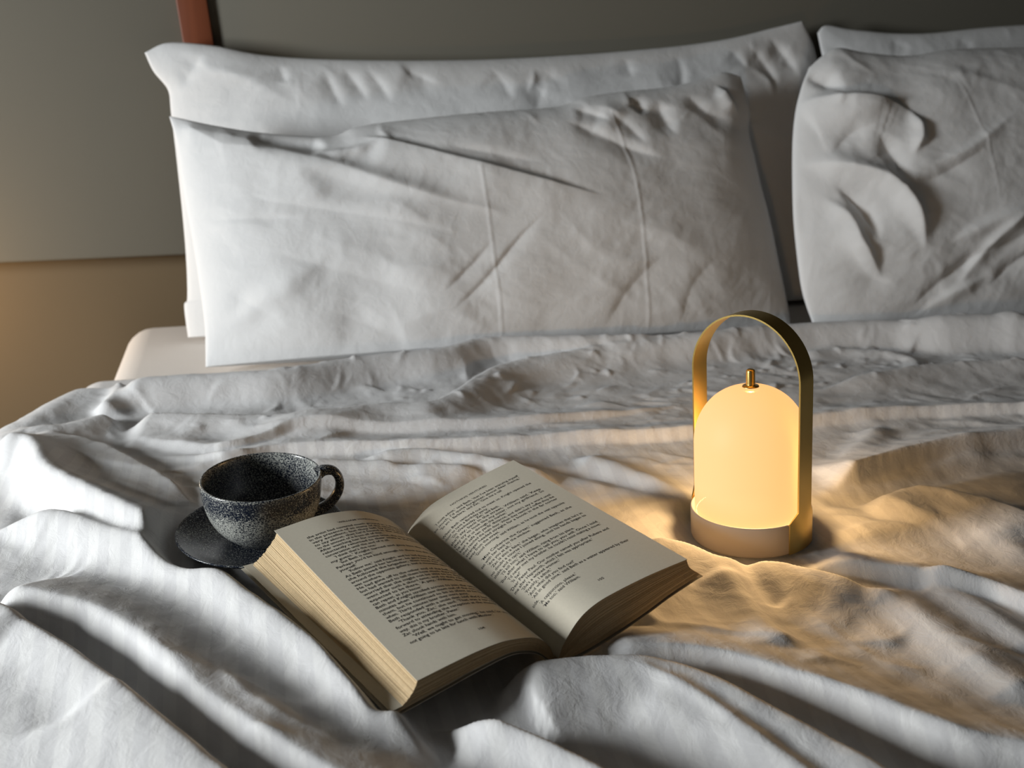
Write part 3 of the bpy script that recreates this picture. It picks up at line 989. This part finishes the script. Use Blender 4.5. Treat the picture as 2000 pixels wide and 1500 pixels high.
# ------------------------------------------------------------------ saucer and cup
tilt = Matrix.Rotation(math.radians(2.0), 4, 'X')
sm = Matrix.Translation(Vector(saucer_c) - Vector((0, 0, 0.006))) @ tilt
saucer = lathe('saucer', [(0.0, 0.0), (0.036, 0.0), (0.038, 0.0025), (0.055, 0.0055), (0.072, 0.012), (0.0785, 0.0165), (0.0792, 0.0176), (0.0785, 0.0184), (0.0768, 0.0180),
                          (0.068, 0.0135), (0.052, 0.0085), (0.034, 0.0062), (0.031, 0.0050), (0.0, 0.0050)], M_SAUCER, None, 128)
saucer.matrix_world = sm
tag(saucer, 'dark blue black stoneware saucer lying on the duvet under the cup', 'saucer')
cup = empty('cup', sm @ Matrix.Translation((0.004, 0.003, 0.0054)) @ Matrix.Scale(1.025, 4))
tag(cup, 'speckled dark stoneware cup with a loop handle standing on its saucer', 'cup')
outer = [(0.0, 0.0018), (0.024, 0.0018), (0.0255, 0.0), (0.0285, 0.0), (0.0300, 0.0022), (0.0345, 0.0055), (0.0425, 0.0130), (0.0485, 0.0225), (0.0525, 0.0335),
         (0.0545, 0.0450), (0.0553, 0.0545), (0.0556, 0.0605), (0.0551, 0.0620), (0.0542, 0.0624), (0.0531, 0.0619), (0.0525, 0.0600),
         (0.0518, 0.0500), (0.0500, 0.0370), (0.0455, 0.0245), (0.0380, 0.0140), (0.0280, 0.0080), (0.0150, 0.0058), (0.0, 0.0055)]
cb_ = lathe('body', outer, M_CUP, cup, 128)
cb_.data.materials.append(M_CUP_IN)
for p in cb_.data.polygons:
    p.material_index = 1 if p.index // 128 >= 14 else 0
cb_.modifiers.new('smooth', 'SUBSURF').render_levels = 1
hp = catmull([(0.0515, 0.0555), (0.0590, 0.0585), (0.0680, 0.0560), (0.0730, 0.0465), (0.0715, 0.0345), (0.0630, 0.0235), (0.0530, 0.0185), (0.0470, 0.0190)], 8)
hyaw = math.radians(8)
rows = []
for i, (r, z) in enumerate(hp):
    tn = hp[min(i + 1, len(hp) - 1)] - hp[max(i - 1, 0)]
    tn /= np.linalg.norm(tn)
    nr = np.array([-tn[1], tn[0]])
    f = i / (len(hp) - 1)
    wa, wb = 0.0042 + 0.002 * abs(2 * f - 1) ** 3, 0.0068 + 0.002 * abs(2 * f - 1) ** 3
    ring = []
    for k2 in range(18):
        a = 2 * math.pi * k2 / 18
        rr_, zz_, yy_ = r + nr[0] * wa * math.cos(a), z + nr[1] * wa * math.cos(a), wb * math.sin(a)
        ring.append((rr_ * math.cos(hyaw) - yy_ * math.sin(hyaw), rr_ * math.sin(hyaw) + yy_ * math.cos(hyaw), zz_))
    rows.append(ring)
grid_mesh('handle', np.array(rows), M_SAUCER, cup, wrap_u=True)

# ------------------------------------------------------------------ book
zb0 = ZB + 0.0
BM = Matrix(((R2[0], S2[0], 0, spine_b[0]), (R2[1], S2[1], 0, spine_b[1]), (0, 0, 1, zb0), (0, 0, 0, 1)))
book = empty('book', BM)
tag(book, 'open paperback book with yellowed pages lying face up on the duvet', 'book')


def lerp(c0, c1, f):
    return c0 * (1 - f) + c1 * f


def sheet(t0, t1, b0, b1, s0, s1, ns=9):
    """a slab between two cross-section curves, running along the spine and changing from curve 0 to curve 1"""
    rows = []
    for f in np.linspace(0, 1, ns):
        c = np.concatenate([lerp(t0, t1, f), lerp(b0, b1, f)[::-1]])
        rows.append([(p[0], s0 + (s1 - s0) * f, p[1]) for p in c])
    n = len(rows[0])
    vs = np.array(rows).reshape(-1, 3)
    fs = []
    for j in range(ns - 1):
        for i in range(n):
            fs.append((j * n + i, j * n + (i + 1) % n, (j + 1) * n + (i + 1) % n, (j + 1) * n + i))
    h = len(t0)
    for j in (0, ns - 1):
        for i in range(h - 1):
            q = (j * n + i, j * n + i + 1, j * n + n - 2 - i, j * n + n - 1 - i)
            fs.append(q if j else q[::-1])
    return vs, fs


def dz(c, d_):
    return np.stack([c[:, 0], c[:, 1] + d_], -1)


def block(T0, T1, B0, B1, sgn, nb, seed):
    rnd = random.Random(seed)
    V_, F_, o = [], [], 0
    for k_ in range(nb):
        f0, f1 = (k_ + 0.03) / nb, (k_ + 0.97) / nb
        j = rnd.choice((0.0, 0.0, 0.0, 1.0)) * rnd.uniform(-0.0009, 0.0004) * sgn + rnd.uniform(-0.0002, 0.0002)
        cs = []
        for A_, B_ in ((T0, B0), (T1, B1)):
            for f in (f0, f1):
                c = lerp(A_, B_, f)
                # the fore edge bellies: sheets in the middle stand back a little
                c[:, 0] += (j - sgn * 0.0035 * math.sin(math.pi * f)) * np.linspace(0, 1, len(c)) ** 3
                cs.append(c)
        v, f = sheet(cs[0], cs[2], cs[1], cs[3], rnd.uniform(0.0, 0.0005), BL - rnd.uniform(0.0, 0.0016), 5)
        F_ += [tuple(i + o for i in q) for q in f]
        o += len(v)
        V_.append(v)
    return mesh_obj('page_block', np.concatenate(V_), F_, M_EDGE, book, smooth=False)


def page(T0, T1, label, lift=0.0):
    v, f = sheet(dz(T0, 0.0005), dz(T1, 0.0005), dz(T0, 0.00015), dz(T1, 0.00015), -0.0004, BL + 0.0006)
    o = mesh_obj('page', v, f, M_PAGE, book)
    o.modifiers.new('s', 'EDGE_SPLIT').split_angle = math.radians(35)
    o['label'] = label
    return o


block(RT0, RT1, RB0, RB1, 1, 80, 1)
block(LT0, LT1, LB0, LB1, -1, 70, 2)
rp = page(RT0, RT1, 'right hand page printed with dialogue')
w_ = np.linspace(0, 1, len(LT0))
LT0b, LT1b = LT0.copy(), LT1.copy()
LT1b[:, 0] -= 0.0022 * w_ ** 2
LT1b[:, 1] += 0.0015 * w_ ** 3
LT0b[:, 0] -= 0.0006 * w_ ** 2
lp = page(LT0b, LT1b, 'left hand page printed with close lines of text')
# paperback cover under the blocks: one bent card
cv = []
for L_, R_ in ((LB0, RB0), (LB1, RB1)):
    c = np.concatenate([dz(L_, -0.0014)[::-1], dz(R_, -0.0014)])
    c[0, 0] -= 0.003; c[-1, 0] += 0.002
    cv.append(c)
v, f = sheet(cv[0], cv[1], dz(cv[0], -0.0006), dz(cv[1], -0.0006), -0.001, BL + 0.002)
mesh_obj('cover', v, f, M_COVER, book, smooth=False)
# loose leaves spread below the left block
for up_, dr in ((0.0035, 0.0035), (0.0012, 0.0055)):
    cc = []
    for c in (LB0, LB1):
        c = dz(c, -0.0004)
        c[:, 1] += up_ * w_ ** 3
        c[:, 0] -= dr * w_ ** 2
        cc.append(c)
    v, f = sheet(dz(cc[0], 0.0002), dz(cc[1], 0.0002), cc[0], cc[1], 0.0, BL + 0.0015)
    mesh_obj('loose_leaf', v, f, M_PAGE, book, smooth=False)

# ---- printing
RIGHT = """NOTHING VENTURED
J'I must admit,' said Beth, 'that I've been enjoying myself
Jso much, I'd quite forgotten about dear mama.'
'So am I, Barbara,' said Zac. 'Give me a call

JWhen Beth ventured out to meet us, Knight opened the
door to have a Birthday party.
'On Wednesday, Zac,' said Beth.
Jshe'll say, back in the street, William said. 'Keep
Jthey try to look like my sister, not my girlfriend. So
he went at us through the market.'
Jkept a safe ten yards' distance, and didn't say a word until
Jthey reached the main door. When they reached a coffee shop the
Jstranger headed straight for a booth in the far corner
away from the street.
J'Good morning,' said William, as he took the seat opposite

J'Miss Catherine the Great,' suggested Beth, as she
sat with her back to the window.
'Are you at all...'
J'Zac is also a fake,' she began, who imagines that he's in
Jno doubt a course I joined along, until his hands began to
shake, and it can't.'
'I'll kill him,' said William, rising from his place.
J'But after what I have to tell you, you will. Once I told
J'I'd never met my brother, he couldn't resist making a move.'
'Is he?'
J'Dear Peter Paul. Our mother named you after Rubens and
me after Hepworth, which I felt was appropriate.'
'She's a wicked woman.'
'Frankly, I admit.'
'And what did you find out?'
J'All in good time,' said Beth as a waiter appeared by their
side.
'A cappuccino, please.'
'Me too,' said William.
#105"""
LEFT = """WILLIAM WARWICK
Jthe artist had covered much ground in a short time and
Jin the presence of so many of the others he had been
Jvery excellent, but they left by hand and found a
Jto say about, that he'd found in the other part of it
to the amount of it from all of that.
JAfter watching her for some time, the two men at once
Jreluctantly returned to their seats in the back of the
conversation until the end of it all.
'I think that's the one.'
Jmy guess.' Knight turned and gave him the rest of it,
'but Beth is next.'
JPerhaps you'd be kind enough to show me the way back
yourself.'
J'Follow me,' said Knight, and he led them down the long
JAs Beth passed her brother, he gave her a small nod and
Jshe followed the brigadier, then took her seat again
Jaround the opposite gallery, but a moment later he was
was nowhere.
JHe had gone off to the other end of the hall, and when
Jbut had wanted to tell them how much they had all been
Jworried that she might not be able to be there at all,
Jwent after such a short time, and so they returned to
Jexpected to be there. 'A pity, William, that he is not
can repeat, as you know.'
JBeth and Knight strolled across to join the other men,
Jminutes when William saw them out of the corner of his
Jthem, but he continued to be as silent as he had been
when. Thirty minutes later they were gone.
JBeth responded with a smile that said she'd had enough
J'Thank you, Zac,' she said. 'That was a very fine day
Jforward to attending the reception at the museum later,
way, this is my brother, Peter.'
Zac shook hands with him.
J'Well, we ought to get moving,' he said, 'or we will be
not going to be late for lunch with Mother.'
#104"""


def text_mesh(s):
    cu = bpy.data.curves.new('t', 'FONT')
    cu.body = s
    cu.size = 1.0
    cu.resolution_u = 2
    cu.offset = 0.008
    ob = bpy.data.objects.new('t', cu)
    COL.objects.link(ob)
    bpy.context.view_layer.update()
    dg = bpy.context.evaluated_depsgraph_get()
    me = bpy.data.meshes.new_from_object(ob.evaluated_get(dg))
    co = np.zeros(len(me.vertices) * 3)
    me.vertices.foreach_get('co', co)
    fs = [tuple(p.vertices) for p in me.polygons]
    bpy.data.objects.remove(ob)
    bpy.data.curves.remove(cu)
    bpy.data.meshes.remove(me)
    return co.reshape(-1, 3)[:, :2], fs


def print_page(text, T0, T1, left_page, parent):
    c0, c1 = dz(T0, 0.00064), dz(T1, 0.00064)
    c = lerp(c0, c1, 0.5)
    arc0, arc1 = [np.concatenate([[0], np.cumsum(np.hypot(*(q[1:] - q[:-1]).T))]) for q in (c0, c1)]
    LA = (arc0[-1] + arc1[-1]) / 2
    lines = text.split('\n')
    V_, F_, n0 = [], [], 0
    if left_page: u0, u1 = 0.017, LA - 0.016      # measured from the fore edge
    else: u0, u1 = 0.019, LA - 0.016              # measured from the gutter
    cw = u1 - u0
    body = [l for l in lines[1:] if not l.startswith('#')]
    lead = (BL - 0.068) / (len(body) - 1)
    s = BL - 0.031
    size = 0.0050
    items = [(lines[0], BL - 0.021, 'head')] + [(l, s - i * lead, 'body') for i, l in enumerate(body)]
    items.append((lines[-1][1:], 0.021, 'num'))
    prevfull = True
    for txt, sv, kind in items:
        if not txt: continue
        just = txt.startswith('J')
        if kind == 'body' and just: txt = txt[1:]
        co, fs = text_mesh(txt)
        if len(co) == 0: continue
        w = co[:, 0].max() - co[:, 0].min()
        if kind == 'body':
            sz = size
            ind = 0.006 if txt[0] == "'" and txt.find("'", 1) > 0 else 0.0
            sx = sz * 0.86
            if just: sx = min((cw - ind) / w, sz * 1.12)
            x = u0 + ind + (co[:, 0] - co[:, 0].min()) * sx
            y = sv + co[:, 1] * sz
        elif kind == 'head':
            sz = 0.0040
            x = (u0 + u1) / 2 + (co[:, 0] - co[:, 0].min() - w / 2) * sz * 1.1
            y = sv + co[:, 1] * sz
        else:
            x = (u0 + u1) / 2 + (co[:, 0] - co[:, 0].min() - w / 2) * 0.004
            y = sv + co[:, 1] * 0.004
        a = (LA - x) if left_page else x
        f = np.clip((y + 0.0004) / (BL + 0.001), 0, 1)
        a0, a1 = a / LA * arc0[-1], a / LA * arc1[-1]
        r = np.interp(a0, arc0, c0[:, 0]) * (1 - f) + np.interp(a1, arc1, c1[:, 0]) * f
        z = np.interp(a0, arc0, c0[:, 1]) * (1 - f) + np.interp(a1, arc1, c1[:, 1]) * f
        V_.append(np.stack([r, y, z], -1))
        F_ += [tuple(i + n0 for i in q) for q in fs]
        n0 += len(co)
    o = mesh_obj('printed_text', np.concatenate(V_), F_, M_INK, book, smooth=False)
    o.parent = parent
    return o


print_page(RIGHT, RT0, RT1, False, rp)
print_page(LEFT, LT0b, LT1b, True, lp)
